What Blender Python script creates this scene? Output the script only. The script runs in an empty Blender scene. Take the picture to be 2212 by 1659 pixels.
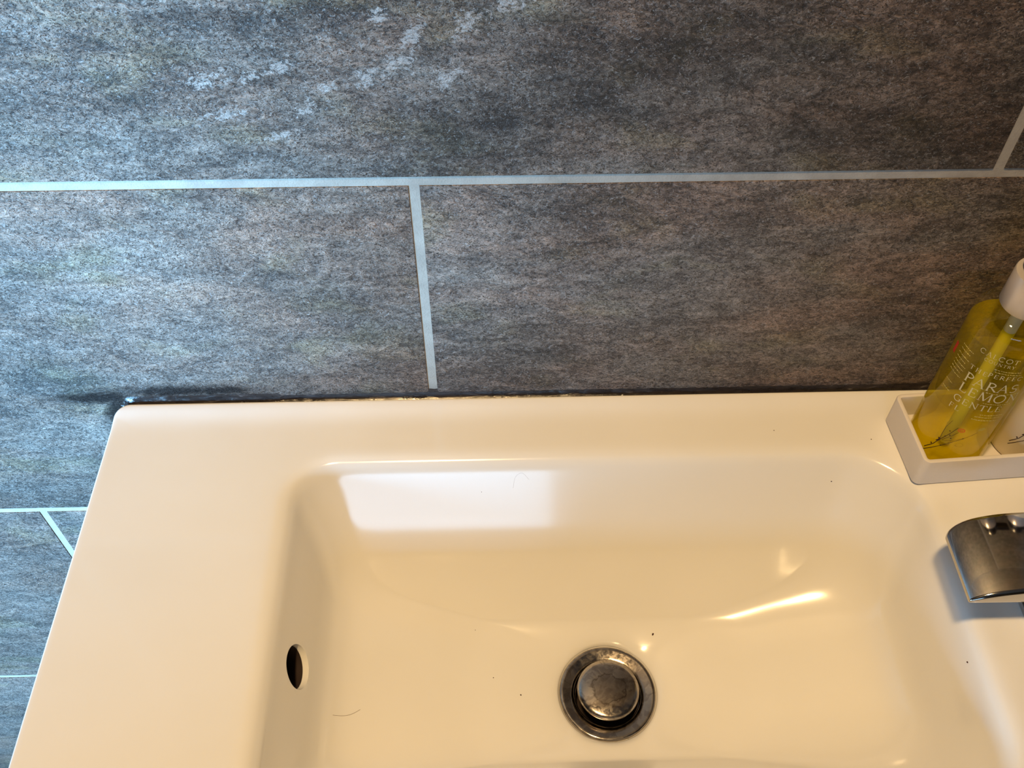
import bpy, bmesh, math, random
from mathutils import Vector, Matrix, noise

random.seed(7)
PI = math.pi
S = bpy.context.scene
C = S.collection

# ------------------------------------------------------------------ camera
ZT = 0.85485                      # height of the basin's top surface
ROW = 1.03                        # height of the long grout joint
F_PX, PITCH, YAW, ROLL = 2055.6, 0.87751, 0.030117, 0.004904
CAM = Vector((0.03946, -0.39342, ROW + 0.30979))
cp, sp, cy_, sy_ = math.cos(PITCH), math.sin(PITCH), math.cos(YAW), math.sin(YAW)
fwd = Vector((sy_ * cp, cy_ * cp, -sp))
rt = Vector((cy_, -sy_, 0.0))
upv = rt.cross(fwd)
rt, upv = (rt * math.cos(ROLL) + upv * math.sin(ROLL), upv * math.cos(ROLL) - rt * math.sin(ROLL))
cam_data = bpy.data.cameras.new('camera')
cam_data.sensor_fit = 'HORIZONTAL'
cam_data.sensor_width = 36.0
cam_data.lens = 36.0 * F_PX / 2212.0
cam_data.clip_start = 0.01
cam = bpy.data.objects.new('camera', cam_data)
C.objects.link(cam)
m = Matrix.Identity(4)
for i, col in enumerate((rt, upv, -fwd)):
    for j in range(3):
        m[j][i] = col[j]
m.translation = CAM
cam.matrix_world = m
S.camera = cam

# ------------------------------------------------------------------ world, exposure
world = bpy.data.worlds.new('world')
S.world = world
world.use_nodes = True
world.node_tree.nodes['Background'].inputs[0].default_value = (0.55, 0.72, 1.0, 1)
world.node_tree.nodes['Background'].inputs[1].default_value = 0.3
S.view_settings.view_transform = 'Standard'
S.view_settings.look = 'None'
S.view_settings.gamma = 1.0
S.view_settings.use_curve_mapping = False
S.view_settings.exposure = 0.0
S.cycles.max_bounces = 6
S.cycles.diffuse_bounces = 3
S.cycles.glossy_bounces = 3
S.cycles.transmission_bounces = 6
S.cycles.transparent_max_bounces = 10
S.cycles.volume_bounces = 0

# room extents
XL, XR, YF, ZC = -1.50, 1.30, -2.45, 2.40
# openings: (a0, a1, z0, z1)
OPEN_L = (-2.35, -1.22, 0.20, 1.30)      # window in the left wall, y range
OPEN_F = (-0.95, 0.25, 1.20, 1.48)       # window in the wall behind the camera, x range

def area(name, loc, direction, sx, sy, power, color, shape='RECTANGLE', spread=PI):
    L = bpy.data.lights.new(name, 'AREA')
    L.shape = shape
    L.size = sx
    if shape in ('RECTANGLE', 'ELLIPSE'):
        L.size_y = sy
    L.energy = power
    L.color = color
    L.spread = spread
    o = bpy.data.objects.new(name, L)
    C.objects.link(o)
    o.location = loc
    o.rotation_euler = Vector(direction).to_track_quat('-Z', 'Y').to_euler()
    return o

DAY = (0.275, 0.61, 1.0)
area('daylight_left_window', (XL - 0.50, (OPEN_L[0] + OPEN_L[1]) / 2, (OPEN_L[2] + OPEN_L[3]) / 2), (1.28, 1.80, 0.02),
     1.00, OPEN_L[3] - OPEN_L[2], 95.0, DAY, spread=math.radians(62))
area('daylight_front_window', ((OPEN_F[0] + OPEN_F[1]) / 2, YF - 0.10, (OPEN_F[2] + OPEN_F[3]) / 2), (0, 1, 0),
     OPEN_F[1] - OPEN_F[0], OPEN_F[3] - OPEN_F[2], 10.0, (0.42, 0.68, 1.0))

# ------------------------------------------------------------------ helpers
def tag(o, label=None, cat=None, group=None, kind=None):
    if label: o['label'] = label
    if cat: o['category'] = cat
    if group: o['group'] = group
    if kind: o['kind'] = kind
    return o

def empty(name, loc=(0, 0, 0), rz=0.0):
    o = bpy.data.objects.new(name, None)
    o.empty_display_size = 0.02
    C.objects.link(o)
    o.location = loc
    o.rotation_euler = (0, 0, rz)
    return o

def mesh_obj(name, verts, faces, mat, parent=None, smooth=True, sharp=None):
    me = bpy.data.meshes.new(name)
    me.from_pydata([tuple(v) for v in verts], [], faces)
    bm = bmesh.new(); bm.from_mesh(me)
    bmesh.ops.recalc_face_normals(bm, faces=bm.faces)
    bm.to_mesh(me); bm.free()
    return finish(name, me, mat, parent, smooth, sharp)

def finish(name, me, mat, parent=None, smooth=True, sharp=None):
    for p in me.polygons: p.use_smooth = smooth
    if smooth and sharp is not None:
        me.set_sharp_from_angle(angle=math.radians(sharp))
    me.materials.append(mat)
    o = bpy.data.objects.new(name, me)
    C.objects.link(o)
    if parent: o.parent = parent
    return o

def bm_obj(name, bm, mat, parent=None, smooth=True, sharp=35):
    me = bpy.data.meshes.new(name)
    bmesh.ops.recalc_face_normals(bm, faces=bm.faces)
    bm.to_mesh(me); bm.free()
    return finish(name, me, mat, parent, smooth, sharp)

def add_box(bm, x0, x1, y0, y1, z0, z1, bev=0.0, seg=2):
    r = bmesh.ops.create_cube(bm, size=1.0)
    vs = r['verts']
    for v in vs:
        v.co = Vector((x0 if v.co.x < 0 else x1, y0 if v.co.y < 0 else y1, z0 if v.co.z < 0 else z1))
    if bev > 0:
        es = list({e for v in vs for e in v.link_edges})
        bmesh.ops.bevel(bm, geom=es, offset=bev, segments=seg, affect='EDGES', profile=0.5)

def lathe(name, prof, mat, parent=None, n=64, close=True, loc=(0, 0), sharp=35):
    """prof: list of (r, z); revolve about z. Ends with r=0 are capped to a point."""
    verts, faces, rings = [], [], []
    for r, z in prof:
        if r < 1e-6:
            rings.append([len(verts)] * n); verts.append((loc[0], loc[1], z))
        else:
            base = len(verts)
            for i in range(n):
                a = 2 * PI * i / n
                verts.append((loc[0] + r * math.cos(a), loc[1] + r * math.sin(a), z))
            rings.append([base + i for i in range(n)])
    for k in range(len(rings) - 1):
        A, B = rings[k], rings[k + 1]
        for i in range(n):
            j = (i + 1) % n
            f = [A[i], A[j], B[j], B[i]]
            g = []
            for x in f:
                if x not in g: g.append(x)
            if len(g) > 2: faces.append(g)
    return mesh_obj(name, verts, faces, mat, parent, True, sharp)

def cubic(P, sub):
    """Catmull-Rom through tuples."""
    out = []
    n = len(P)
    for i in range(n - 1):
        p0, p1, p2, p3 = P[max(i - 1, 0)], P[i], P[i + 1], P[min(i + 2, n - 1)]
        for s in range(sub):
            t = s / sub
            out.append(tuple(0.5 * (2 * b + (c - a) * t + (2 * a - 5 * b + 4 * c - d) * t * t + (3 * b - a - 3 * c + d) * t ** 3)
                             for a, b, c, d in zip(p0, p1, p2, p3)))
    out.append(tuple(P[-1]))
    return out

# ------------------------------------------------------------------ materials
class NT:
    def __init__(self, name):
        self.m = bpy.data.materials.new(name)
        self.m.use_nodes = True
        self.t = self.m.node_tree
        self.n = self.t.nodes
        self.b = self.n['Principled BSDF']
        self.out = self.n['Material Output']
    def node(self, typ, **kw):
        nd = self.n.new(typ)
        for k, v in kw.items(): setattr(nd, k, v)
        return nd
    def link(self, a, b): self.t.links.new(a, b)
    def setin(self, sock, v):
        if isinstance(v, bpy.types.NodeSocket): self.link(v, sock)
        else: sock.default_value = v
    def math(self, op, a, b=None, c=None, clamp=False):
        nd = self.node('ShaderNodeMath', operation=op)
        nd.use_clamp = clamp
        self.setin(nd.inputs[0], a)
        if b is not None: self.setin(nd.inputs[1], b)
        if c is not None: self.setin(nd.inputs[2], c)
        return nd.outputs[0]
    def vmath(self, op, a, b=None):
        nd = self.node('ShaderNodeVectorMath', operation=op)
        self.setin(nd.inputs[0], a)
        if b is not None: self.setin(nd.inputs[1], b)
        return nd.outputs['Vector']
    def noise(self, vec, scale, detail=4, rough=0.5, dist=0.0):
        nd = self.node('ShaderNodeTexNoise')
        nd.inputs['Scale'].default_value = scale
        nd.inputs['Detail'].default_value = detail
        nd.inputs['Roughness'].default_value = rough
        nd.inputs['Distortion'].default_value = dist
        self.link(vec, nd.inputs['Vector'])
        return nd.outputs[0]
    def ramp(self, fac, stops, interp='LINEAR'):
        nd = self.node('ShaderNodeValToRGB')
        cr = nd.color_ramp
        cr.interpolation = interp
        while len(cr.elements) < len(stops): cr.elements.new(0.5)
        for e, (p, c) in zip(cr.elements, stops):
            e.position = p
            e.color = c if len(c) == 4 else (c[0], c[1], c[2], 1)
        self.link(fac, nd.inputs[0])
        return nd.outputs[0]
    def mix(self, fac, a, b, blend='MIX'):
        nd = self.node('ShaderNodeMix', data_type='RGBA', blend_type=blend)
        self.setin(nd.inputs[0], fac)
        self.setin(nd.inputs[6], a if isinstance(a, bpy.types.NodeSocket) else (*a, 1))
        self.setin(nd.inputs[7], b if isinstance(b, bpy.types.NodeSocket) else (*b, 1))
        return nd.outputs[2]
    def maprange(self, v, a, b, c=0.0, d=1.0, smooth=True):
        nd = self.node('ShaderNodeMapRange')
        nd.interpolation_type = 'SMOOTHSTEP' if smooth else 'LINEAR'
        self.setin(nd.inputs[0], v)
        for i, x in zip((1, 2, 3, 4), (a, b, c, d)): nd.inputs[i].default_value = x
        return nd.outputs[0]
    def bump(self, h, strength, dist):
        nd = self.node('ShaderNodeBump')
        nd.inputs['Strength'].default_value = strength
        nd.inputs['Distance'].default_value = dist
        self.link(h, nd.inputs['Height'])
        self.link(nd.outputs[0], self.b.inputs['Normal'])

def plain(name, color, rough=0.5, metal=0.0, spec=0.5, coat=0.0, grain=0.0):
    t = NT(name)
    t.b.inputs['Base Color'].default_value = (*color, 1)
    t.b.inputs['Roughness'].default_value = rough
    t.b.inputs['Metallic'].default_value = metal
    t.b.inputs['Specular IOR Level'].default_value = spec
    t.b.inputs['Coat Weight'].default_value = coat
    if grain > 0:
        pos = t.node('ShaderNodeNewGeometry').outputs['Position']
        h = t.noise(pos, 900, 3, 0.6)
        c = t.mix(t.math('MULTIPLY', h, grain), color, tuple(x * 0.5 for x in color))
        t.link(c, t.b.inputs['Base Color'])
    return t.m

# beds of the stone: (x, height over the long joint, angle, half length, half width)
VEINS = [(-0.092, 0.0600, 14, 0.014, 0.0048), (-0.070, 0.0620, 18, 0.008, 0.0035), (-0.057, 0.0665, 12, 0.010, 0.0050), (-0.034, 0.0560, 10, 0.010, 0.0040), (-0.016, 0.0600, 22, 0.012, 0.0055),
         (-0.002, 0.0690, 24, 0.010, 0.0070), (0.006, 0.0810, 55, 0.009, 0.0060), (-0.009, 0.0920, 10, 0.007, 0.0040), (0.050, 0.0960, 20, 0.014, 0.0050), (-0.085, 0.0420, 14, 0.016, 0.0045),
         (-0.060, 0.030, 12, 0.014, 0.0030), (0.020, 0.060, 35, 0.012, 0.006), (-0.045, 0.045, 20, 0.012, 0.005), (0.03, 0.085, 45, 0.012, 0.006)]
PALE = [(-0.06, 0.036, 12, 0.085, 0.026), (0.02, 0.062, 25, 0.05, 0.022), (-0.17, 0.012, 5, 0.07, 0.018), (-0.060, -0.129, 6, 0.045, 0.009), (-0.165, -0.126, 3, 0.020, 0.008),
        (-0.15, -0.06, 10, 0.08, 0.05), (-0.24, -0.02, 0, 0.05, 0.03), (-0.07, -0.055, 8, 0.08, 0.05)]
DARK = [(-0.075, 0.089, 6, 0.13, 0.0085), (0.15, 0.075, 12, 0.13, 0.030), (0.28, 0.05, 15, 0.10, 0.05), (0.02, 0.105, 4, 0.05, 0.008), (0.09, -0.02, 10, 0.03, 0.02), (-0.24, -0.15, 0, 0.03, 0.02)]

def make_tile_material():
    t = NT('stone_tile')
    geo = t.node('ShaderNodeNewGeometry').outputs['Position']
    rnd = t.node('ShaderNodeObjectInfo').outputs['Random']
    comb = t.node('ShaderNodeCombineXYZ')
    t.link(t.math('MULTIPLY', rnd, 37.0), comb.inputs[0])
    t.link(t.math('MULTIPLY', rnd, 11.0), comb.inputs[2])
    p = t.vmath('ADD', geo, comb.outputs[0])
    # streak space: turned so that the grain climbs to the right, squeezed across the grain
    mp = t.node('ShaderNodeMapping')
    mp.inputs['Rotation'].default_value = (0, math.radians(27), 0)
    mp.inputs['Scale'].default_value = (1.0, 1.0, 2.2)
    t.link(p, mp.inputs['Vector'])
    q = mp.outputs[0]
    broad = t.noise(q, 5.0, 4, 0.62, 0.6)
    mid = t.noise(q, 46.0, 6, 0.68, 0.8)
    mp2 = t.node('ShaderNodeMapping')
    mp2.inputs['Rotation'].default_value = (0, math.radians(24), 0)
    mp2.inputs['Scale'].default_value = (1.0, 1.0, 1.45)
    t.link(p, mp2.inputs['Vector'])
    q2 = mp2.outputs[0]
    fine = t.noise(q2, 330.0, 4, 0.70, 0.8)
    pits = t.noise(q2, 520.0, 3, 0.55, 1.8)
    tint = t.noise(q, 9.0, 2, 0.6, 0.4)
    tone = t.math('ADD', t.math('MULTIPLY', broad, 0.34), t.math('ADD', t.math('MULTIPLY', mid, 0.48), t.math('MULTIPLY', fine, 0.54)))
    tone = t.math('SUBTRACT', tone, 0.062)
    def r2(cx, cz, ang, lu, lv):
        """squared distance to (cx, cz), measured in half lengths lu along the angle and lv across it"""
        nd = t.node('ShaderNodeMapping', vector_type='TEXTURE')
        nd.inputs['Location'].default_value = (cx, 0, cz)
        nd.inputs['Rotation'].default_value = (0, -ang, 0)
        nd.inputs['Scale'].default_value = (lu, 1000.0, lv)
        t.link(geo, nd.inputs['Vector'])
        d = t.node('ShaderNodeVectorMath', operation='DOT_PRODUCT')
        t.link(nd.outputs[0], d.inputs[0]); t.link(nd.outputs[0], d.inputs[1])
        return d.outputs['Value']
    def field(lst, z0=ROW):
        acc = None
        for c in lst:
            x = r2(c[0], z0 + c[1], math.radians(c[2]), c[3], c[4])
            acc = x if acc is None else t.math('MINIMUM', acc, x)
        return t.math('POWER', 2.718, t.math('MULTIPLY', acc, -1.0))
    # paler and darker beds of this stone
    tone = t.math('ADD', tone, t.math('MULTIPLY', field(PALE), 0.055))
    tone = t.math('SUBTRACT', tone, t.math('MULTIPLY', field(DARK), 0.075))
    col = t.ramp(tone, [(0.47, (0.026, 0.025, 0.026)), (0.56, (0.070, 0.067, 0.067)), (0.64, (0.140, 0.136, 0.136)), (0.72, (0.225, 0.219, 0.217)), (0.82, (0.36, 0.35, 0.345))])
    col = t.mix(1.0, col, (1.10, 0.94, 0.79), 'MULTIPLY')
    col = t.mix(t.maprange(tint, 0.36, 0.66), col, t.mix(1.0, col, (1.14, 0.94, 0.84), 'MULTIPLY'))
    tint2 = t.noise(t.vmath('ADD', q, (3.1, 0, 7.7)), 14.0, 2, 0.6, 0.4)
    col = t.mix(t.maprange(tint2, 0.52, 0.72), col, t.mix(1.0, col, (0.98, 1.01, 0.84), 'MULTIPLY'))
    # small dark pits
    pit = t.maprange(pits, 0.560, 0.645)
    col = t.mix(t.math('MULTIPLY', pit, 0.85), col, (0.014, 0.012, 0.012))
    # bright mineral grains
    grains = t.maprange(t.noise(t.vmath('ADD', q2, (9.3, 1.7, 2.2)), 480.0, 3, 0.55, 1.6), 0.585, 0.68)
    col = t.mix(t.math('MULTIPLY', grains, 0.6), col, (0.32, 0.305, 0.29))
    # pale quartz flecks of the upper tile
    vn = t.noise(q2, 210.0, 5, 0.80, 0.8)
    vein = t.maprange(t.math('ADD', t.math('MULTIPLY', field(VEINS), 0.76), t.math('MULTIPLY', t.math('SUBTRACT', vn, 0.5), 3.4)), 0.48, 0.78)
    col = t.mix(t.math('MULTIPLY', vein, 0.85), col, (0.38, 0.335, 0.300))
    # noisy dark blotches at the corner of the washbasin
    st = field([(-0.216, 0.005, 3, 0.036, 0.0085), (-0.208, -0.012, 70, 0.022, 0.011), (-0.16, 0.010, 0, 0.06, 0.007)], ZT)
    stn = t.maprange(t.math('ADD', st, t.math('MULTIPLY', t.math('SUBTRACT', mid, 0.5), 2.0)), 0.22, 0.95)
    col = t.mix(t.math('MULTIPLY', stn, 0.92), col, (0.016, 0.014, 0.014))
    t.link(col, t.b.inputs['Base Color'])
    t.link(t.maprange(mid, 0.3, 0.7, 0.58, 0.42), t.b.inputs['Roughness'])
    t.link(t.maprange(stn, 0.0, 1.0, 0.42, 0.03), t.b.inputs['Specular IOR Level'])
    h = t.math('ADD', t.math('MULTIPLY', mid, 0.9), t.math('MULTIPLY', fine, 0.5))
    h = t.math('SUBTRACT', h, t.math('MULTIPLY', pit, 0.25))
    t.bump(h, 0.8, 0.0026)
    return t.m

MAT = {}
MAT['tile'] = make_tile_material()

def make_grout():
    t = NT('grey_grout')
    p = t.node('ShaderNodeNewGeometry').outputs['Position']
    n = t.noise(p, 60, 5, 0.6)
    f = t.noise(p, 900, 3, 0.6)
    c = t.ramp(n, [(0.3, (0.30, 0.265, 0.22)), (0.7, (0.42, 0.375, 0.315))])
    t.link(c, t.b.inputs['Base Color'])
    t.b.inputs['Roughness'].default_value = 0.85
    t.bump(f, 0.35, 0.0008)
    return t.m
MAT['grout'] = make_grout()
MAT['paint'] = plain('slate_wall_paint', (0.10, 0.09, 0.08), 0.75, grain=0.2)
MAT['ceiling'] = plain('ceiling_paint', (0.45, 0.42, 0.38), 0.85, grain=0.1)
MAT['floor'] = plain('dark_floor_tile', (0.12, 0.115, 0.11), 0.5, grain=0.4)
MAT['frame'] = plain('white_window_frame', (0.75, 0.75, 0.74), 0.4)

def make_ceramic():
    t = NT('glazed_ceramic')
    p = t.node('ShaderNodeNewGeometry').outputs['Position']
    n = t.noise(p, 12, 3, 0.5)
    c = t.ramp(n, [(0.3, (0.80, 0.785, 0.755)), (0.7, (0.825, 0.81, 0.785))])
    t.link(c, t.b.inputs['Base Color'])
    t.b.inputs['Roughness'].default_value = 0.16
    t.b.inputs['IOR'].default_value = 1.5
    t.b.inputs['Coat Weight'].default_value = 0.6
    t.b.inputs['Coat Roughness'].default_value = 0.075
    return t.m
MAT['ceramic'] = make_ceramic()
MAT['cavity'] = plain('painted_cavity_shade', (0.022, 0.010, 0.006), 0.8)  # near-black colour carries the shade inside the hole
MAT['tray'] = plain('matt_white_plastic', (0.74, 0.69, 0.66), 0.55, grain=0.12)
MAT['tray_floor'] = MAT['tray']

def make_chrome(name, stain):
    t = NT(name)
    t.b.inputs['Metallic'].default_value = 1.0
    p = t.node('ShaderNodeNewGeometry').outputs['Position']
    t.b.inputs['Base Color'].default_value = (0.52, 0.50, 0.48, 1)
    t.b.inputs['Roughness'].default_value = 0.06
    if stain:
        n = t.noise(p, 95, 5, 0.6, 1.2)
        fine = t.noise(p, 320, 4, 0.6, 0.5)
        edge = t.maprange(t.math('ABSOLUTE', t.math('SUBTRACT', n, 0.5)), 0.0, 0.02, 1.0, 0.0)
        c = t.ramp(n, [(0.35, (0.30, 0.265, 0.235)), (0.5, (0.36, 0.32, 0.285)), (0.501, (0.44, 0.40, 0.36)), (0.7, (0.42, 0.385, 0.35))])
        c = t.mix(t.math('MULTIPLY', edge, 0.4), c, (0.60, 0.54, 0.47))
        op = t.node('ShaderNodeTexCoord').outputs['Object']
        so = t.node('ShaderNodeSeparateXYZ'); t.link(op, so.inputs[0])
        rr = t.math('SQRT', t.math('ADD', t.math('POWER', so.outputs[0], 2.0), t.math('POWER', so.outputs[1], 2.0)))
        rr = t.math('ADD', rr, t.math('MULTIPLY', t.math('SUBTRACT', t.noise(op, 130, 4, 0.6, 0.6), 0.5), 0.012))
        c = t.mix(t.maprange(rr, 0.0095, 0.0088, 0.0, 0.45), c, (0.22, 0.185, 0.16))
        c = t.mix(t.maprange(t.math('ABSOLUTE', t.math('SUBTRACT', rr, 0.0096)), 0.0, 0.0009, 0.7, 0.0), c, (0.10, 0.08, 0.065))
        t.link(c, t.b.inputs['Base Color'])
        t.link(t.maprange(fine, 0.3, 0.7, 0.12, 0.24), t.b.inputs['Roughness'])
    return t.m
MAT['chrome'] = make_chrome('polished_chrome', False)
MAT['waste'] = make_chrome('stained_chrome', True)

def make_sealant():
    t = NT('dark_sealant')
    p = t.node('ShaderNodeNewGeometry').outputs['Position']
    mp = t.node('ShaderNodeMapping'); mp.inputs['Scale'].default_value = (0.35, 1, 1.6)
    t.link(p, mp.inputs['Vector'])
    n = t.noise(mp.outputs[0], 260, 5, 0.65, 0.6)
    c = t.ramp(n, [(0.3, (0.010, 0.008, 0.008)), (0.62, (0.028, 0.022, 0.021)), (0.76, (0.14, 0.125, 0.12))])
    t.link(c, t.b.inputs['Base Color'])
    t.b.inputs['Roughness'].default_value = 0.17
    t.bump(n, 0.5, 0.0008)
    return t.m
MAT['sealant'] = make_sealant()

def make_shell():
    t = NT('clear_bottle_plastic')
    t.n.remove(t.b)
    tr = t.node('ShaderNodeBsdfTransparent'); tr.inputs[0].default_value = (1.0, 1.0, 0.98, 1)
    gl = t.node('ShaderNodeBsdfGlossy'); gl.inputs['Roughness'].default_value = 0.03
    lw = t.node('ShaderNodeLayerWeight'); lw.inputs[0].default_value = 0.5
    fr = t.math('ADD', 0.03, t.math('MULTIPLY', t.math('POWER', lw.outputs['Facing'], 4.0), 0.55))     # thin wall: same from both sides
    mx = t.node('ShaderNodeMixShader')
    t.link(fr, mx.inputs[0]); t.link(tr.outputs[0], mx.inputs[1]); t.link(gl.outputs[0], mx.inputs[2])
    t.link(mx.outputs[0], t.out.inputs[0])
    return t.m
MAT['shell'] = make_shell()

def make_liquid():
    t = NT('yellow_liquid_soap')
    t.n.remove(t.b)
    gl = t.node('ShaderNodeBsdfGlass'); gl.inputs['Color'].default_value = (0.97, 0.86, 0.10, 1); gl.inputs['IOR'].default_value = 1.34
    gl.inputs['Roughness'].default_value = 0.02
    tr = t.node('ShaderNodeBsdfTransparent'); tr.inputs[0].default_value = (1.0, 0.95, 0.20, 1)
    tl = t.node('ShaderNodeBsdfTranslucent'); tl.inputs[0].default_value = (1.0, 0.84, 0.03, 1)
    m1 = t.node('ShaderNodeMixShader'); m1.inputs[0].default_value = 0.78
    m2 = t.node('ShaderNodeMixShader'); m2.inputs[0].default_value = 0.12
    t.link(gl.outputs[0], m1.inputs[1]); t.link(tr.outputs[0], m1.inputs[2])
    df = t.node('ShaderNodeBsdfDiffuse'); df.inputs[0].default_value = (0.98, 0.76, 0.02, 1)
    m3 = t.node('ShaderNodeMixShader'); m3.inputs[0].default_value = 0.58
    t.link(tl.outputs[0], m3.inputs[1]); t.link(df.outputs[0], m3.inputs[2])
    t.link(m1.outputs[0], m2.inputs[1]); t.link(m3.outputs[0], m2.inputs[2])
    t.link(m2.outputs[0], t.out.inputs[0])
    return t.m
MAT['liquid'] = make_liquid()
MAT['tube'] = plain('milky_tube', (0.62, 0.58, 0.42), 0.4)
MAT['letter'] = plain('pale_print', (0.66, 0.62, 0.40), 0.6)
MAT['smallprint'] = plain('olive_print', (0.62, 0.56, 0.20), 0.6)
MAT['twig'] = plain('dark_brown_print', (0.035, 0.010, 0.008), 0.6)
MAT['berry'] = plain('orange_print', (0.62, 0.07, 0.01), 0.6)
MAT['olive'] = plain('faint_leaf_print', (0.48, 0.36, 0.04), 0.6)
MAT['leaf'] = plain('green_print', (0.22, 0.50, 0.12), 0.6)
MAT['red'] = plain('red_print', (0.55, 0.03, 0.01), 0.6)
MAT['collar'] = plain('satin_silver_collar', (0.70, 0.64, 0.62), 0.30, 0.35)
MAT['pump'] = plain('dark_pump_plastic', (0.018, 0.012, 0.012), 0.3)
MAT['cream'] = plain('cream_lotion_bottle', (0.72, 0.62, 0.46), 0.35)
MAT['crumb'] = plain('dark_crumb', (0.05, 0.015, 0.01), 0.8)
MAT['hair'] = plain('brown_hair', (0.12, 0.06, 0.03), 0.5)
MAT['lampbody'] = plain('brushed_lamp_ring', (0.6, 0.58, 0.55), 0.35, 0.8)

# ------------------------------------------------------------------ room shell
GD = 0.0008                                     # how far the joints lie behind the tile faces
bm = bmesh.new(); add_box(bm, XL - 0.12, XR + 0.12, GD, 0.12, 0, ZC)
wall_back = tag(bm_obj('wall_back', bm, MAT['grout'], smooth=False), 'dark grey stone tiled wall with pale grout behind the washbasin', 'wall', kind='structure')

MX, MZ, G = 0.605, 0.3025, 0.0056
tile_cache = {}
def tile(x0, x1, z0, z1):
    w, h = round(x1 - x0, 4), round(z1 - z0, 4)
    if (w, h) not in tile_cache:
        bm = bmesh.new()
        add_box(bm, -w / 2, w / 2, 0.0, 0.008, -h / 2, h / 2)
        es = [e for e in bm.edges if all(v.co.y < 0.001 for v in e.verts)]
        bmesh.ops.bevel(bm, geom=es, offset=0.0010, segments=2, affect='EDGES', profile=0.6)
        me = bpy.data.meshes.new('tile')
        bmesh.ops.recalc_face_normals(bm, faces=bm.faces)
        bm.to_mesh(me); bm.free()
        for p in me.polygons: p.use_smooth = True
        me.set_sharp_from_angle(angle=math.radians(50))
        me.materials.append(MAT['tile'])
        tile_cache[(w, h)] = me
    o = bpy.data.objects.new('tile', tile_cache[(w, h)])
    C.objects.link(o)
    o.parent = wall_back
    o.location = ((x0 + x1) / 2, 0.0, (z0 + z1) / 2)
    return o

k = -4
while True:
    z0 = ROW + k * MZ
    z1 = z0 + MZ
    k += 1
    if z1 <= 0.02: continue
    if z0 >= ZC - 0.02: break
    off = 0.30294 if (k - 1) % 2 == 0 else 0.0      # half bond
    zz0, zz1 = max(z0 + G / 2, 0.004), min(z1 - G / 2, ZC)
    i = -4
    while True:
        x0 = off + i * MX; x1 = x0 + MX; i += 1
        if x1 <= XL + 0.02: continue
        if x0 >= XR - 0.02: break
        tile(max(x0 + G / 2, XL), min(x1 - G / 2, XR), zz0, zz1)

def wall_with_opening(name, axis, pos, a0, a1, op, thick, label):
    bm = bmesh.new()
    def bx(u0, u1, z0, z1):
        if axis == 'x': add_box(bm, min(pos, pos + thick), max(pos, pos + thick), u0, u1, z0, z1)
        else: add_box(bm, u0, u1, min(pos, pos + thick), max(pos, pos + thick), z0, z1)
    bx(a0, op[0], 0, ZC); bx(op[1], a1, 0, ZC); bx(op[0], op[1], 0, op[2]); bx(op[0], op[1], op[3], ZC)
    return tag(bm_obj(name, bm, MAT['paint'], smooth=False), label, 'wall', kind='structure')
wall_with_opening('wall_left', 'x', XL, YF, GD, OPEN_L, -0.12, 'painted wall with a low window left of the basin')
wall_with_opening('wall_front', 'y', YF, XL - 0.12, XR + 0.12, OPEN_F, -0.12, 'painted wall with a small window facing the basin')
bm = bmesh.new(); add_box(bm, XR, XR + 0.12, YF, GD, 0, ZC)
tag(bm_obj('wall_right', bm, MAT['paint'], smooth=False), 'painted wall to the right of the basin', 'wall', kind='structure')
bm = bmesh.new(); add_box(bm, XL - 0.12, XR + 0.12, YF - 0.12, 0.12, -0.08, 0)
tag(bm_obj('floor', bm, MAT['floor'], smooth=False), 'dark tiled bathroom floor', 'floor', kind='structure')
bm = bmesh.new(); add_box(bm, XL - 0.12, XR + 0.12, YF - 0.12, 0.12, ZC, ZC + 0.08)
tag(bm_obj('ceiling', bm, MAT['ceiling'], smooth=False), 'white painted ceiling', 'ceiling', kind='structure')

BLOCKER = (-0.560, -0.255, -0.68, -0.60)  # added unseen slab, keeps left window daylight off the wall's right part
bm = bmesh.new(); add_box(bm, BLOCKER[0], BLOCKER[1], BLOCKER[2], BLOCKER[3], 0, ZC)
tag(bm_obj('daylight_blocker', bm, MAT['paint'], smooth=False), 'narrow added slab that blocks window light from the right of the tiled wall', 'wall', kind='structure')

def window(name, axis, pos, op, label):
    r = empty(name, (0, 0, 0))
    tag(r, label, 'window', kind='structure')
    bm = bmesh.new()
    f = 0.03
    for (u0, u1, z0, z1) in ((op[0], op[0] + f, op[2], op[3]), (op[1] - f, op[1], op[2], op[3]),
                             (op[0] + f, op[1] - f, op[2], op[2] + f), (op[0] + f, op[1] - f, op[3] - f, op[3])):
        if axis == 'x': add_box(bm, pos - 0.08, pos - 0.04, u0, u1, z0, z1)
        else: add_box(bm, u0, u1, pos - 0.08, pos - 0.04, z0, z1)
    bm_obj('window_frame', bm, MAT['frame'], r, smooth=False)
window('window_1', 'x', XL, OPEN_L, 'low white framed window in the left wall')
window('window_2', 'y', YF, OPEN_F, 'small white framed window opposite the basin')

# ------------------------------------------------------------------ ceiling lamp (warm light)
LX, LY = -0.10, -0.49
lamp = tag(empty('ceiling_lamp', (LX, LY, ZC)), 'round ceiling lamp with a warm glow above the basin', 'lamp')
lathe('lamp_ring', [(0.0, -0.002), (0.11, -0.002), (0.112, -0.02), (0.11, -0.035), (0.095, -0.038), (0.09, -0.030), (0.0, -0.030)], MAT['lampbody'], lamp, 48)
L = bpy.data.lights.new('lamp_bulb', 'AREA'); L.shape = 'DISK'; L.size = 0.11; L.energy = 22.4; L.color = (1.0, 0.675, 0.32)
lo = bpy.data.objects.new('lamp_bulb', L); C.objects.link(lo); lo.parent = lamp; lo.location = (0, 0, -0.04)

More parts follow.
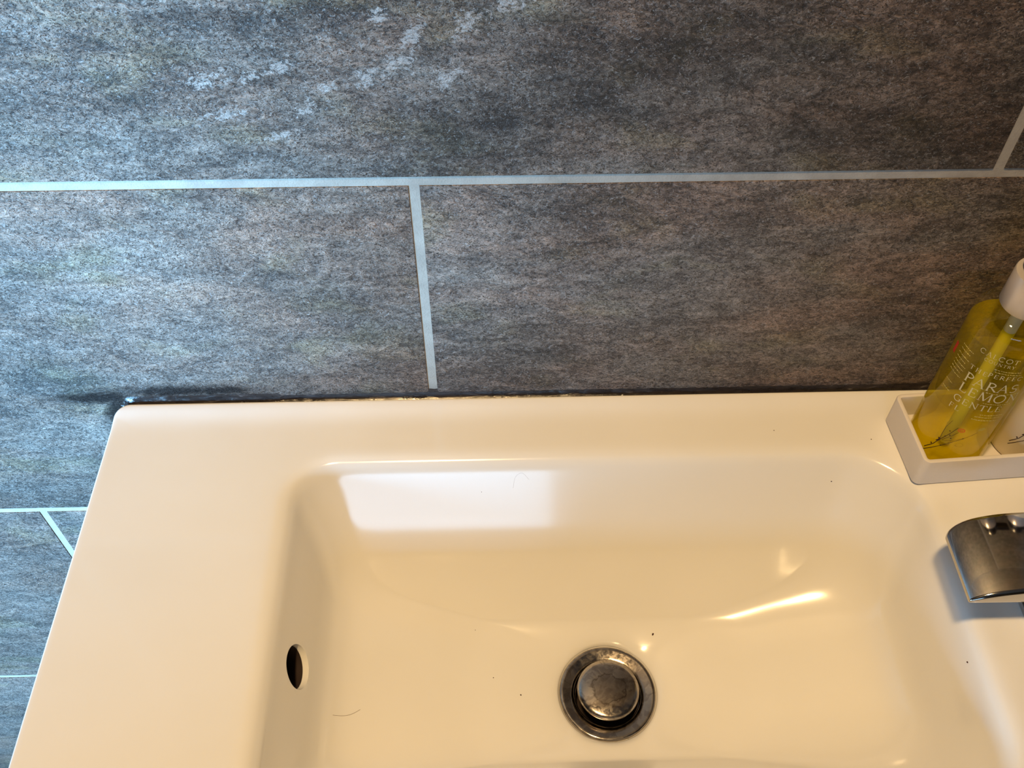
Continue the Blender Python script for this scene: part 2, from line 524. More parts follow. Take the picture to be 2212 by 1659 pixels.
# ------------------------------------------------------------------ washbasin
NC, NS = 14, 34
def rrect(cx, cy, a, b, rr, z):
    """closed loop: four corner arcs (rr: ++, -+, --, +-) joined by sampled sides"""
    pts = []
    cor = [(1, 1, 0.0), (-1, 1, PI / 2), (-1, -1, PI), (1, -1, 1.5 * PI)]
    arcs = []
    for (sx, sy, a0), r in zip(cor, rr):
        r = min(r, a - 1e-4, b - 1e-4)
        ox, oy = cx + sx * (a - r), cy + sy * (b - r)
        arcs.append([(ox + r * math.cos(a0 + PI / 2 * i / (NC - 1)), oy + r * math.sin(a0 + PI / 2 * i / (NC - 1))) for i in range(NC)])
    for i in range(4):
        pts += arcs[i]
        p, q = arcs[i][-1], arcs[(i + 1) % 4][0]
        for s in range(1, NS + 1):
            w = s / (NS + 1)
            pts.append((p[0] + (q[0] - p[0]) * w, p[1] + (q[1] - p[1]) * w))
    return [Vector((x, y, z)) for x, y in pts]

BX, BY, BA, BB = 0.1075, -0.162, 0.1905, 0.108            # bowl centre and half sizes at the rim
OX0, OX1, OY0, OY1 = -0.2050, 0.420, -0.325, -0.0035      # outer outline
OCX, OCY, OA, OB = (OX0 + OX1) / 2, (OY0 + OY1) / 2, (OX1 - OX0) / 2, (OY1 - OY0) / 2
DR, DD = 0.031, 0.1003                                     # waste recess radius and depth

def outer(ins, z, r=0.010):
    rr = max(r - ins, 0.002)
    return rrect(OCX, OCY, OA - ins, OB - ins, (rr,) * 4, z)

rings = []
def circ_like(ref, r, z):
    out = []
    for p in ref:
        a = math.atan2(p.y - BY, p.x - BX)
        out.append(Vector((BX + r * math.cos(a), BY + r * math.sin(a), z)))
    return out
bowl_ref = rrect(BX, BY, BA, BB, (0.05,) * 4, 0)
# from the underside of the waste outward and up the outside
rings.append(circ_like(bowl_ref, 0.023, ZT - 0.150))
rings.append(circ_like(bowl_ref, 0.050, ZT - 0.148))
rings.append(rrect(BX, BY, 0.17, 0.10, (0.06,) * 4, ZT - 0.128))
rings.append(rrect(BX, BY, 0.215, 0.125, (0.05,) * 4, ZT - 0.060))
rings.append(outer(0.030, ZT - 0.056, 0.03))
rings.append(outer(0.004, ZT - 0.052))
rings.append(outer(0.0, ZT - 0.046))
rings.append(outer(0.0, ZT - 0.024))
RO = 0.0016
for i in range(0, 7):
    a = PI / 2 * i / 6
    rings.append(outer(RO * (1 - math.cos(a)), ZT - RO + RO * math.sin(a)))
inner0 = rrect(BX, BY, BA + 0.012, BB + 0.012, (0.057, 0.038, 0.038, 0.057), ZT)
lo_ring = rings[-1]
NL = 16
for i in range(1, NL):
    w = (i / NL) ** 1.35
    rings.append([p.lerp(q, w) for p, q in zip(lo_ring, inner0)])
PROF = [(-.012, -.012, 0), (-.008, -.008, .0003), (-.004, -.004, .0013), (-.0012, -.0012, .0032), (.0012, .0014, .0064),
        (.0042, .0068, .0145), (.0085, .0146, .0260), (.0125, .0230, .0380), (.0170, .0335, .0515), (.0225, .0405, .0605), (.0330, .0468, .0685),
        (.0530, .0528, .0760), (.0800, .0585, .0832), (.1080, .0640, .0898), (.1340, .0695, .0952), (.1500, .0735, .0984), (.1575, .0764, .0998)]
for sx, sy, d in cubic(PROF, 4):
    a, b = BA - sx, BB - sy
    grow = -0.18 * max(sx, 0)
    rr = tuple(max(min(r0 - min(sx, 0) + grow, b - 0.0005), 0.018) for r0 in (0.045, 0.026, 0.026, 0.045))
    R = rrect(BX, BY, a, b, rr, ZT - d)
    w = max(0.0, (d - 0.088) / (DD - 0.088))
    if w > 0:
        # blend toward a circle around the waste
        w = w * w * (3 - 2 * w)
        R2 = []
        for p in R:
            v = Vector((p.x - BX, p.y - BY, 0)); L_ = v.length
            tgt = v.normalized() * DR
            u = v.lerp(tgt, min(1.0, w))
            R2.append(Vector((BX + u.x, BY + u.y, p.z)))
        R = R2
    rings.append(R)
rings.append(circ_like(rings[-1], DR - 0.001, ZT - DD - 0.0006))
rings.append(circ_like(rings[-1], DR - 0.0025, ZT - DD - 0.002))
rings.append(circ_like(rings[-1], 0.023, ZT - DD - 0.003))
rings.append(circ_like(rings[-1], 0.023, ZT - DD - 0.006))
verts = []
for R in rings:
    for p in R:
        v = p.copy()
        if v.z > ZT - 0.0062 and v.y > -0.045:                # soft upstand towards the wall
            u = OY1 - v.y
            v.z += 0.0026 * math.exp(-(u / 0.0105) ** 2)
        verts.append(v)
NP = len(rings[0])
faces = []
for k in range(len(rings)):
    k2 = (k + 1) % len(rings)
    for i in range(NP):
        j = (i + 1) % NP
        faces.append((k * NP + i, k * NP + j, k2 * NP + j, k2 * NP + i))
basin = tag(empty('washbasin', (OCX, -0.16, ZT - 0.15)), 'white glazed ceramic washbasin with a rectangular bowl fixed to the tiled wall', 'washbasin')
BO = Vector((OCX, -0.16, ZT - 0.15))
body = mesh_obj('basin_body', [v - BO for v in verts], faces, MAT['ceramic'], basin, True)
# overflow opening cut into the steep left side of the bowl
OVC = Vector((BX - BA + 0.0095, -0.1705, ZT - 0.0290))
OVN = Vector((0.955, 0.0, 0.30)).normalized()
RV = 0.0125
bmc = bmesh.new()
bmesh.ops.create_cone(bmc, cap_ends=True, segments=64, radius1=RV, radius2=RV, depth=0.060)
rot = Vector((0, 0, 1)).rotation_difference(OVN).to_matrix().to_4x4()
bmc.transform(Matrix.Translation(OVC - OVN * 0.008 - BO) @ rot)
mec = bpy.data.meshes.new('cutter'); bmc.to_mesh(mec); bmc.free()
cut = bpy.data.objects.new('cutter', mec); C.objects.link(cut); cut.parent = basin
md = body.modifiers.new('hole', 'BOOLEAN'); md.operation = 'DIFFERENCE'; md.object = cut; md.solver = 'EXACT'
bv = body.modifiers.new('lip', 'BEVEL'); bv.width = 0.0016; bv.segments = 3; bv.limit_method = 'ANGLE'; bv.angle_limit = math.radians(38)
dg = bpy.context.evaluated_depsgraph_get()
new_me = bpy.data.meshes.new_from_object(body.evaluated_get(dg))
body.modifiers.clear()
body.data = new_me
new_me.name = 'basin_body'
for p in new_me.polygons: p.use_smooth = True
new_me.set_sharp_from_angle(angle=math.radians(48))
bpy.data.objects.remove(cut, do_unlink=True)
# liner coloured dark to stand for the shade inside the overflow
bml = bmesh.new()
n = 48
ring0, ring1 = [], []
Mx = Matrix.Translation(OVC - BO) @ rot
for i in range(n):
    a = 2 * PI * i / n
    ring0.append(bml.verts.new(Mx @ Vector((0.0121 * math.cos(a), 0.0121 * math.sin(a), -0.0035))))
    ring1.append(bml.verts.new(Mx @ Vector((0.0121 * math.cos(a), 0.0121 * math.sin(a), -0.0365))))
for i in range(n):
    j = (i + 1) % n
    bml.faces.new((ring0[i], ring0[j], ring1[j], ring1[i]))
bml.faces.new(ring1)
tag(bm_obj('overflow_channel', bml, MAT['cavity'], basin), 'dark round overflow opening')

# waste: flange and push plug
zf = -BO.z + ZT - DD
fl = lathe('drain_flange', [(0.0205, -0.008), (0.0205, -0.0012), (0.0215, 0.0), (0.0235, 0.0004), (0.0275, 0.0016), (0.0292, 0.0019), (0.0300, 0.0015), (0.0303, 0.0004),
                            (0.0302, -0.0010), (0.026, -0.0015), (0.0228, -0.002), (0.0226, -0.008), (0.0205, -0.008)], MAT['waste'], basin, 72, sharp=60)
fl.location = (BX - BO.x, BY - BO.y, zf)
tag(fl, 'stained chrome drain flange')
pl = lathe('drain_plug', [(0.0, -0.012), (0.0075, -0.012), (0.0075, 0.0035), (0.0182, 0.0040), (0.0193, 0.0048), (0.0195, 0.0060), (0.0190, 0.0070), (0.0165, 0.0078), (0.009, 0.0086), (0.0, 0.0089)], MAT['waste'], fl, 72, sharp=60)
tag(pl, 'water stained chrome push plug')
sh = lathe('drain_shaft', [(0.0, -0.030), (0.0203, -0.030), (0.0203, -0.006), (0.0198, -0.006), (0.0198, -0.029), (0.0, -0.029)], MAT['cavity'], fl, 40)

# ------------------------------------------------------------------ sealant between basin and wall
def sealant():
    n = 260
    x0, x1 = -0.246, OX1 - 0.004
    verts, faces = [], []
    prof_n = 7
    for i in range(n + 1):
        x = x0 + (x1 - x0) * i / n
        left = max(0.0, min(1.0, (x - x0) / 0.045))            # tapers where it runs past the corner
        on = max(0.0, min(1.0, (x - OX0 - 0.002) / 0.006))
        w = noise.noise(Vector((x * 38, 1.3, 0))) * 0.5 + noise.noise(Vector((x * 150, 4.3, 0))) * 0.35 + noise.noise(Vector((x * 420, 8.3, 0))) * 0.25
        top = ZT + 0.0026 + (0.0042 + 0.0019 * w) * (0.25 + 0.75 * left) + (0.0025 if x < -0.10 else 0.0) * left
        out = 0.0007 + 0.0036 * left * on + 0.0004 * w * left
        out = max(out, 0.0003)
        bot = ZT - 0.006 * left if on > 0 else ZT + 0.003 - 0.006 * left
        base = len(verts)
        for j in range(prof_n):
            t = j / (prof_n - 1)
            a = t * PI / 2
            # concave fillet from the tile face (top) to the basin edge (bottom)
            y = 0.0006 - out * (t ** 1.6)
            z = top + (bot + (ZT + 0.0008 - bot) * on - top) * (1 - (1 - t) ** 1.5)
            verts.append((x, y + 0.0001 * math.sin(x * 900 + j), z))
        verts.append((x, 0.004, bot)); verts.append((x, 0.004, top))
    m_ = prof_n + 2
    for i in range(n):
        for j in range(m_):
            j2 = (j + 1) % m_
            faces.append((i * m_ + j, i * m_ + j2, (i + 1) * m_ + j2, (i + 1) * m_ + j))
    faces.append(tuple(range(m_))); faces.append(tuple(n * m_ + j for j in range(m_)))
    o = mesh_obj('sealant_bead', verts, faces, MAT['sealant'], None, True, 60)
    tag(o, 'dark glossy sealant bead along the joint of washbasin and tiled wall', 'sealant')
sealant()

# ------------------------------------------------------------------ mixer tap on the right ledge
TX0, TX1, TY0, TY1 = 0.331, 0.376, -0.1795, -0.1285
TO = Vector(((TX0 + TX1) / 2, (TY0 + TY1) / 2, ZT))
tap = tag(empty('mixer_tap', TO), 'polished chrome mixer tap with a flat wide spout over the bowl', 'tap')
bm = bmesh.new(); add_box(bm, TX0 - TO.x, TX1 - TO.x, TY0 - TO.y, TY1 - TO.y, 0.002, 0.080, 0.003, 3)
bm_obj('tap_body', bm, MAT['chrome'], tap, True, 40)
bm = bmesh.new(); add_box(bm, TX0 - TO.x - 0.002, TX1 - TO.x + 0.002, TY0 - TO.y - 0.002, TY1 - TO.y + 0.002, 0.0, 0.004, 0.001, 2)
bm_obj('base_plate', bm, MAT['chrome'], tap, True, 40)
def spout():
    # stations along x: (x, y_front, y_back, z_bottom, z_top, corner radius)
    st = [(0.2832, -0.1713, -0.1343, 0.0345, 0.0357, 0.0004), (0.2836, -0.1720, -0.1328, 0.0339, 0.0369, 0.0010), (0.2857, -0.1724, -0.1300, 0.0337, 0.0385, 0.0018), (0.2905, -0.1726, -0.1276, 0.0336, 0.0409, 0.0022),
          (0.2970, -0.1727, -0.1262, 0.0335, 0.0433, 0.0024), (0.3050, -0.1728, -0.1256, 0.0335, 0.0453, 0.0025), (0.3140, -0.1728, -0.1253, 0.0335, 0.0467, 0.0025),
          (0.3270, -0.1728, -0.1253, 0.0335, 0.0475, 0.0025), (0.3450, -0.1728, -0.1253, 0.0330, 0.0480, 0.0025), (0.3550, -0.1728, -0.1253, 0.0330, 0.0480, 0.0025)]
    verts, faces = [], []
    nq = 5
    for (x, y0, y1, z0, z1, r) in cubic(st, 3):
        r = max(min(r, (z1 - z0) / 2 - 1e-5), 1e-5)
        for (sy, sz, a0) in ((1, 1, 0), (-1, 1, PI / 2), (-1, -1, PI), (1, -1, 1.5 * PI)):
            oy = (y1 - r) if sy > 0 else (y0 + r)
            oz = (z1 - r) if sz > 0 else (z0 + r)
            for i in range(nq):
                a = a0 + PI / 2 * i / (nq - 1)
                verts.append((x - TO.x, oy + r * math.cos(a) - TO.y, oz + r * math.sin(a)))
    m_ = 4 * nq
    ns = len(verts) // m_
    for k in range(ns - 1):
        for i in range(m_):
            j = (i + 1) % m_
            faces.append((k * m_ + i, k * m_ + j, (k + 1) * m_ + j, (k + 1) * m_ + i))
    faces.append(tuple(range(m_))); faces.append(tuple((ns - 1) * m_ + i for i in range(m_)))
    mesh_obj('spout', verts, faces, MAT['chrome'], tap, True, 45)
spout()
bm = bmesh.new(); add_box(bm, -0.021, 0.060, -0.020, 0.020, 0.082, 0.091, 0.003, 3)
bm_obj('lever', bm, MAT['chrome'], tap, True, 40)

# ------------------------------------------------------------------ tray
TRZ = ZT + 0.0003
tray = empty('soap_tray', (0.2935, -0.0770, TRZ), math.radians(3.4))
tag(tray, 'matt white rectangular tray holding two pump bottles on the basin corner', 'tray')
TW, TD, TH, TT = 0.155, 0.0530, 0.0232, 0.0030
def tray_mesh():
    global NC, NS
    oNC, oNS = NC, NS
    NC, NS = 7, 1
    def rr(ins, r, z): return rrect(TW / 2, TD / 2, TW / 2 - ins, TD / 2 - ins, (r,) * 4, z)
    R = [rr(0.0010, 0.0035, 0.0), rr(0.0, 0.0045, 0.0008), rr(0.0, 0.0045, TH - 0.0010), rr(0.0003, 0.0042, TH - 0.0003), rr(0.0010, 0.0036, TH),
         rr(TT - 0.0010, 0.0020, TH), rr(TT - 0.0003, 0.0016, TH - 0.0003), rr(TT, 0.0014, TH - 0.0010), rr(TT, 0.0014, 0.0045), rr(TT + 0.001, 0.001, 0.0035)]
    NC, NS = oNC, oNS
    m_ = len(R[0]); verts = [p for r in R for p in r]; faces = []
    for k in range(len(R) - 1):
        for i in range(m_):
            j = (i + 1) % m_
            faces.append((k * m_ + i, k * m_ + j, (k + 1) * m_ + j, (k + 1) * m_ + i))
    faces.append(tuple(range(m_))[::-1]); faces.append(tuple((len(R) - 1) * m_ + i for i in range(m_)))
    mesh_obj('tray_body', verts, faces, MAT['tray'], tray, True, 40)
tray_mesh()
TFZ = TRZ + 0.0035

# ------------------------------------------------------------------ bottles
BR = 0.0226
def arc_glyph(cx, cy, rx, ry, a0, a1, n=18):
    return [(cx + rx * math.cos(math.radians(a0 + (a1 - a0) * i / n)), cy + ry * math.sin(math.radians(a0 + (a1 - a0) * i / n))) for i in range(n + 1)]
TH_, TN_ = 0.060, 0.025
def glyph(ch):
    """strokes [(points, half width start, half width end)], advance"""
    s = []
    def ln(p, q, w): s.append(([p, q], w))
    def serif(x, y, l=0.13): ln((x - l, y), (x + l, y), 0.022)
    if ch == 'A':
        ln((0.08, 0), (0.42, 1), TN_); ln((0.42, 1), (0.80, 0), TH_); ln((0.2, 0.36), (0.62, 0.36), TN_); serif(0.08, 0); serif(0.80, 0); return s, 0.92
    if ch == 'B':
        ln((0.14, 0), (0.14, 1), TH_); s.append((arc_glyph(0.3, 0.76, 0.28, 0.24, 90, -90), 0.045)); s.append((arc_glyph(0.3, 0.26, 0.34, 0.26, 90, -90), 0.05)); serif(0.14, 0); serif(0.14, 1); return s, 0.76
    if ch in 'CG':
        s.append((arc_glyph(0.5, 0.5, 0.44, 0.5, 45, 315, 26), 0.052))
        ln((0.80, 0.70), (0.82, 0.95), 0.022)
        if ch == 'G': ln((0.82, 0.05), (0.82, 0.42), 0.055); serif(0.80, 0.42, 0.15)
        return s, 0.98
    if ch == 'O':
        s.append((arc_glyph(0.5, 0.5, 0.45, 0.5, 0, 360, 32), 0.052)); return s, 1.04
    if ch == 'D':
        ln((0.14, 0), (0.14, 1), TH_); s.append((arc_glyph(0.22, 0.5, 0.6, 0.5, 90, -90, 20), 0.05)); return s, 0.95
    if ch in 'EF':
        ln((0.16, 0), (0.16, 1), TH_); ln((0.1, 0.98), (0.62, 0.98), TN_); ln((0.16, 0.52), (0.50, 0.52), TN_); ln((0.62, 0.98), (0.62, 0.80), TN_); ln((0.50, 0.62), (0.50, 0.42), 0.02)
        if ch == 'E': ln((0.1, 0.02), (0.64, 0.02), TN_); ln((0.64, 0.02), (0.68, 0.22), TN_)
        else: serif(0.16, 0)
        return s, 0.74
    if ch == 'H':
        ln((0.16, 0), (0.16, 1), TH_); ln((0.76, 0), (0.76, 1), TH_); ln((0.16, 0.52), (0.76, 0.52), TN_)
        for x in (0.16, 0.76): serif(x, 0); serif(x, 1)
        return s, 0.94
    if ch == 'I':
        ln((0.2, 0), (0.2, 1), TH_); serif(0.2, 0); serif(0.2, 1); return s, 0.42
    if ch == 'L':
        ln((0.16, 0), (0.16, 1), TH_); ln((0.1, 0.02), (0.64, 0.02), TN_); ln((0.64, 0.02), (0.68, 0.24), TN_); serif(0.16, 1); return s, 0.72
    if ch == 'M':
        ln((0.12, 0), (0.18, 1), TN_); ln((0.18, 1), (0.54, 0.02), TH_); ln((0.54, 0.02), (0.92, 1), TN_); ln((0.92, 1), (0.98, 0), TH_); serif(0.12, 0); serif(0.98, 0); return s, 1.12
    if ch == 'N':
        ln((0.16, 0), (0.16, 1), TN_); ln((0.14, 1), (0.82, 0), TH_); ln((0.82, 0), (0.82, 1), TN_); serif(0.16, 0); serif(0.82, 1); serif(0.1, 1, 0.08); return s, 0.98
    if ch in 'PR':
        ln((0.16, 0), (0.16, 1), TH_); s.append((arc_glyph(0.28, 0.745, 0.36, 0.25, 100, -100), 0.05)); serif(0.16, 0); serif(0.14, 1, 0.1)
        if ch == 'R': ln((0.36, 0.5), (0.82, 0.0), TH_); return s, 0.84
        return s, 0.74
    if ch == 'S':
        s.append((arc_glyph(0.32, 0.74, 0.24, 0.25, 40, 250, 16) + arc_glyph(0.32, 0.25, 0.27, 0.25, 80, -150, 16), 0.05)); return s, 0.68
    if ch == 'T':
        ln((0.40, 0), (0.40, 1), TH_); ln((0.02, 0.98), (0.78, 0.98), TN_); ln((0.03, 0.98), (0.0, 0.78), TN_); ln((0.77, 0.98), (0.80, 0.78), TN_); serif(0.40, 0); return s, 0.82
    if ch == 'U':
        s.append(([(0.16, 1), (0.16, 0.35)] + arc_glyph(0.46, 0.35, 0.30, 0.35, 180, 360, 14) + [(0.76, 1)], 0.045)); serif(0.16, 1); serif(0.76, 1); return s, 0.92
    if ch == 'Y':
        ln((0.08, 1), (0.42, 0.48), TH_); ln((0.78, 1), (0.42, 0.48), TN_); ln((0.42, 0.5), (0.42, 0), TH_); serif(0.42, 0); serif(0.08, 1, 0.1); serif(0.78, 1, 0.1); return s, 0.84
    return s, 0.45

class Print:
    """flat ink on the bottle's skin: coordinates are arc length s and height z in mm"""
    def __init__(self, lift=0.00012): self.v, self.f, self.r = [], [], BR + lift
    def pt(self, s, z):
        a = s / 1000.0 / BR - PI / 2
        self.v.append((self.r * math.cos(a), self.r * math.sin(a), z / 1000.0)); return len(self.v) - 1
    def stroke(self, P, hw0, hw1=None):
        hw1 = hw0 if hw1 is None else hw1
        # subdivide so that ribbons follow the curve
        Q = [P[0]]
        for a, b in zip(P, P[1:]):
            n = max(1, int(math.hypot(b[0] - a[0], b[1] - a[1]) / 1.2))
            Q += [(a[0] + (b[0] - a[0]) * i / n, a[1] + (b[1] - a[1]) * i / n) for i in range(1, n + 1)]
        prev = None
        for i, p in enumerate(Q):
            a, b = Q[max(i - 1, 0)], Q[min(i + 1, len(Q) - 1)]
            dx, dz = b[0] - a[0], b[1] - a[1]; l = math.hypot(dx, dz) or 1
            hw = hw0 + (hw1 - hw0) * i / max(1, len(Q) - 1)
            nx, nz = -dz / l * hw, dx / l * hw
            cur = (self.pt(p[0] + nx, p[1] + nz), self.pt(p[0] - nx, p[1] - nz))
            if prev: self.f.append((prev[0], prev[1], cur[1], cur[0]))
            prev = cur
    def text(self, txt, s, z, h, track, bold=1.0):
        for ch in txt:
            g, adv = glyph(ch)
            for pts, w in g:
                self.stroke([(s + x * h, z + y * h) for x, y in pts], w * h * bold)
            s += adv * h + track
        return s
    def blob(self, s, z, rs, rz, ang=0.0, n=14):
        c = self.pt(s, z)
        ring = [self.pt(s + rs * math.cos(2 * PI * i / n) * math.cos(ang) - rz * math.sin(2 * PI * i / n) * math.sin(ang),
                        z + rs * math.cos(2 * PI * i / n) * math.sin(ang) + rz * math.sin(2 * PI * i / n) * math.cos(ang)) for i in range(n)]
        for i in range(n): self.f.append((c, ring[i], ring[(i + 1) % n]))
    def oval(self, s, z, rs, rz, ang, w, n=20):
        P = []
        for i in range(n + 1):
            a = 2 * PI * i / n
            P.append((s + rs * math.cos(a) * math.cos(ang) - rz * math.sin(a) * math.sin(ang), z + rs * math.cos(a) * math.sin(ang) + rz * math.sin(a) * math.cos(ang)))
        self.stroke(P, w)
    def build(self, name, mat, parent):
        return mesh_obj(name, self.v, self.f, mat, parent, False)

def twigs(par, leafy):
    t = Print()
    t.stroke([(-23.6, 19.1), (-19.9, 25.5), (-17.8, 32.0), (-15.0, 39.0), (-12.2, 47.4)], 0.26, 0.14)
    t.stroke([(-23.4, 16.5), (-15.8, 27.7), (-11.2, 34.3), (-7.0, 39.6), (-3.6, 43.7), (-1.4, 46.8)], 0.24, 0.08)
    t.stroke([(-17.8, 32.0), (-18.3, 36.9), (-18.2, 44.0), (-16.8, 50.8)], 0.12, 0.10)
    t.stroke([(-16.7, 32.6), (-13.5, 38.4), (-10.8, 43.7)], 0.14, 0.10)
    t.stroke([(-17.8, 31.5), (-12.9, 34.5), (-7.0, 39.6)], 0.08, 0.06)
    t.stroke([(-21.3, 25.9), (-20.6, 24.6)], 0.5, 0.1); t.stroke([(-18.7, 33.2), (-17.9, 31.0)], 0.55, 0.25); t.stroke([(-19.4, 29.5), (-17.6, 32.6)], 0.35, 0.3)
    for s, z in ((-12.9, 36.7), (-15.3, 42.2), (-16.1, 36.6), (-7.0, 39.6), (-20.9, 25.6), (-14.2, 38.9), (-15.8, 27.7)): t.blob(s, z, 0.42, 0.42)
    t.build('twig_print', MAT['twig'], par)
    if leafy:
        g = Print(); g.blob(-18.5, 45.0, 3.0, 2.0, 0.9); g.blob(-13.5, 41.5, 2.6, 1.7, 0.4); g.build('leaf_print', MAT['leaf'], par)
    else:
        b = Print(); b.oval(-10.0, 46.0, 1.75, 1.5, 0.4, 0.22); b.oval(-10.0, 46.0, 0.8, 0.6, 0.4, 0.18); b.build('berry_print', MAT['berry'], par)
        o = Print()
        o.oval(-0.1, 49.9, 2.1, 1.4, 0.7, 0.14); o.oval(-7.1, 33.1, 2.2, 1.5, 0.6, 0.14); o.oval(-13.5, 32.4, 1.7, 1.1, 0.3, 0.14); o.oval(-18.0, 47.5, 1.9, 0.9, 1.3, 0.10)
        o.blob(-0.1, 49.9, 1.9, 1.2, 0.7)
        o.build('leaf_outline_print', MAT['olive'], par)

H0 = 0.004        # print heights are measured from the basin top; the bottle foot stands this much higher
def bottle(ax, ay, clear, label, name):
    root = tag(empty(name, (ax, ay, TFZ + 0.0001)), label, 'bottle', 'pump bottles in the white tray')
    zb = 0.0
    out = [(0.0, 0.0012), (0.017, 0.0010), (0.0200, 0.0), (0.0214, 0.0006), (0.0223, 0.0022), (BR, 0.005), (BR, 0.1120), (0.0222, 0.1160), (0.0208, 0.1196), (0.0180, 0.1226), (0.0140, 0.1246), (0.0118, 0.1256), (0.0112, 0.1275), (0.0112, 0.1330)]
    if clear:
        lathe('bottle_wall', out, MAT['shell'], root, 72, sharp=60)
        lathe('liquid_soap', [(0.0, 0.0024), (0.019, 0.0020), (0.0214, 0.0030), (0.0223, 0.0060), (0.0223, 0.1062), (0.0215, 0.1056), (0.0, 0.1054)], MAT['liquid'], root, 72, sharp=50)
        lathe('dip_tube', [(0.0, 0.006), (0.0034, 0.006), (0.0034, 0.128), (0.0, 0.128)], MAT['tube'], root, 20)
    else:
        lathe('bottle_wall', out + [(0.0, 0.1330)], MAT['cream'], root, 72, sharp=60)
    lathe('collar', [(0.0114, 0.1252), (0.0128, 0.1250), (0.0132, 0.1256), (0.0132, 0.1462), (0.0128, 0.1470), (0.0070, 0.1472), (0.0070, 0.1400), (0.0114, 0.1390), (0.0114, 0.1252)], MAT['collar'], root, 56, sharp=40)
    pm = lathe('pump_head', [(0.0068, 0.1395), (0.0068, 0.1500), (0.0095, 0.1512), (0.0108, 0.1530), (0.0108, 0.1660), (0.0098, 0.1685), (0.0, 0.1690), (0.0, 0.1395), (0.0068, 0.1395)], MAT['pump'], root, 48, sharp=40)
    bm = bmesh.new(); add_box(bm, 0.006, 0.038, -0.005, 0.005, 0.1585, 0.1670, 0.002, 2)
    nz = bm_obj('nozzle', bm, MAT['pump'], pm)
    pr = empty('print_origin')       # temporary anchor, removed below
    twl = len(root.children)
    return root, pr

def finish_print(root, pr, prints):
    # prints are measured from the basin top: shift their meshes to the bottle's own origin
    off = ZT - (TFZ + 0.0001)
    for o in list(pr.children):
        o.data.transform(Matrix.Translation((0, 0, off)))
        o.parent = root
    bpy.data.objects.remove(pr, do_unlink=True)

b1, pr = bottle(0.3187, -0.0496, True, 'clear pump bottle of yellow liquid soap with pale lettering', 'soap_bottle')
twigs(pr, False)
T = Print()
T.text('CALCOT', -22.9, 106.0, 3.2, 0.62, 0.9)
T.text('COUNTRY', -18.9, 102.4, 2.1, 0.42, 0.9)
T.text('THE', -23.4, 92.2, 3.0, 1.15); T.text('PERFECT', -13.2, 93.0, 3.0, 0.75)
T.text('PARAS', -23.0, 82.7, 6.5, 0.62)
T.text('LEMON', -23.0, 74.1, 6.5, 0.75)
T.text('GENTLE', -23.0, 66.0, 4.6, 0.75)
T.text('FL', -23.2, 59.4, 3.7, 0.9)
lt = T.build('lettering', MAT['letter'], pr)
# lines of unreadably small print on the left flank and the right front
Q = Print()
rs = random.Random(3)
for row, (z, s0, s1) in enumerate([(101.5, -33.5, -25.0), (98.5, -33.5, -26.0), (95.0, -34, -25.2), (92.0, -34, -26.5), (89.2, -34, -25.0), (86.5, -34, -25.4), (84.0, -34, -26.4), (81.4, -34, -25.2), (74.0, -33.0, -27.5), (68.0, -33.0, -26.5),
                                   (60.5, -8.0, 6.0), (62.6, -6.0, 7.0), (57.9, -9.0, 5.0), (72.3, -8.0, 7.5), (81.0, -9.5, 8.0), (99.5, -12.0, 2.0), (97.6, -11.0, 3.0)]):
    s = s0
    while s < s1:
        l = rs.uniform(0.5, 1.5)
        Q.stroke([(s, z + rs.uniform(-.15, .15)), (min(s + l, s1), z + rs.uniform(-.15, .15))], rs.uniform(0.16, 0.30))
        s += l + rs.uniform(0.25, 0.6)
Q.build('small_print', MAT['smallprint'], pr)
Rd = Print(); Rd.stroke([(-38.5, 97.0), (-38.5, 89.0)], 1.3); Rd.build('red_mark', MAT['red'], pr)
finish_print(b1, pr, None)
b2, pr = bottle(0.3715, -0.0470, False, 'cream pump bottle with a green leaf print beside the yellow soap', 'lotion_bottle')
twigs(pr, True)
finish_print(b2, pr, None)

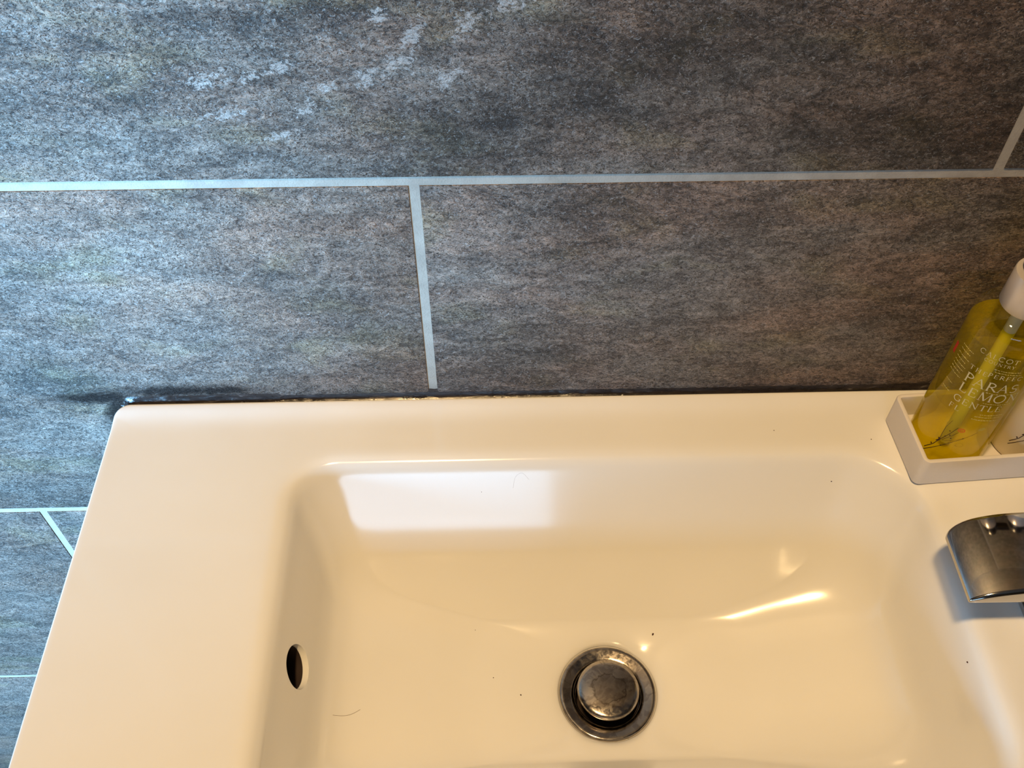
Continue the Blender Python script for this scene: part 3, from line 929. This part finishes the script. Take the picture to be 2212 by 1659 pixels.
# ------------------------------------------------------------------ crumbs and hairs lying in the basin
body_bvh = None
from mathutils.bvhtree import BVHTree
dg = bpy.context.evaluated_depsgraph_get(); dg.update()
bmx = bmesh.new(); bmx.from_mesh(body.data)
bvh = BVHTree.FromBMesh(bmx)
def drop(x, y):
    h = bvh.ray_cast(Vector((x - BO.x, y - BO.y, 0.4)), Vector((0, 0, -1)))
    return h[0] + BO, h[1]
def crumb(x, y, r, el, lab):
    p, nn = drop(x, y)
    bm = bmesh.new(); bmesh.ops.create_icosphere(bm, subdivisions=2, radius=r)
    for v in bm.verts: v.co = Vector((v.co.x * el, v.co.y, v.co.z * 0.6)) * (1 + 0.2 * noise.noise(v.co * 3000))
    o = bm_obj('crumb', bm, MAT['crumb'])
    o.location = p + Vector((0, 0, r * 0.45)); o.rotation_euler = (0, 0, random.uniform(0, PI))
    tag(o, lab, 'crumb', 'dark crumbs in the basin')
def hair(P, r, label):
    pts = []
    for x, y in cubic(P, 6):
        p, nn = drop(x, y); pts.append(p + nn * r)
    verts, faces = [], []
    n = 6
    for i, p in enumerate(pts):
        d = (pts[min(i + 1, len(pts) - 1)] - pts[max(i - 1, 0)]).normalized()
        u = d.cross(Vector((0, 0, 1))).normalized(); w = u.cross(d)
        for k in range(n):
            a = 2 * PI * k / n
            verts.append(p + (u * math.cos(a) + w * math.sin(a)) * r)
    for i in range(len(pts) - 1):
        for k in range(n):
            k2 = (k + 1) % n
            faces.append((i * n + k, i * n + k2, (i + 1) * n + k2, (i + 1) * n + k))
    faces.append(tuple(range(n))); faces.append(tuple((len(pts) - 1) * n + k for k in range(n)))
    o = mesh_obj('hair', verts, faces, MAT['hair'])
    tag(o, label, 'hair', 'loose hairs in the basin')
for x, y, r, el, lab in ((.1396, -.1267, .00055, 1.7, 'elongated dark crumb on the bowl slope above and right of the drain'),
                         (.0359, -.1540, .00032, 1.0, 'tiny dark crumb left of the drain, the farther of two'),
                         (.0528, -.1646, .00042, 1.2, 'dark crumb left of the drain, the nearer of two'),
                         (.0247, -.1229, .00025, 1.0, 'faint tiny crumb on the open slope above left of the drain'),
                         (.2951, -.1850, .00050, 1.2, 'reddish brown crumb on the bowl edge below the tap spout'),
                         (.2777, -.0416, .00035, 1.0, 'tiny crumb on the back ledge just left of the tray'),
                         (.2516, -.0621, .00035, 1.3, 'tiny crumb on the back slope of the bowl near the tray'),
                         (.2175, -.0332, .00030, 1.0, 'tiny crumb on the back ledge well left of the tray'),
                         (.0306, -.0633, .00025, 1.0, 'tiny speck in the bright window reflection on the bowl')):
    crumb(x, y, r, el, lab)
hair([(-.0575, -.1855), (-.0510, -.1843), (-.0470, -.1825), (-.0430, -.1795)], 0.00008, 'short dark hair below the overflow opening in the bowl')
hair([(.0505, -.0620), (.0520, -.0580), (.0562, -.0565), (.0605, -.0590)], 0.00004, 'fine curled hair on the back slope of the bowl')
bmx.free()
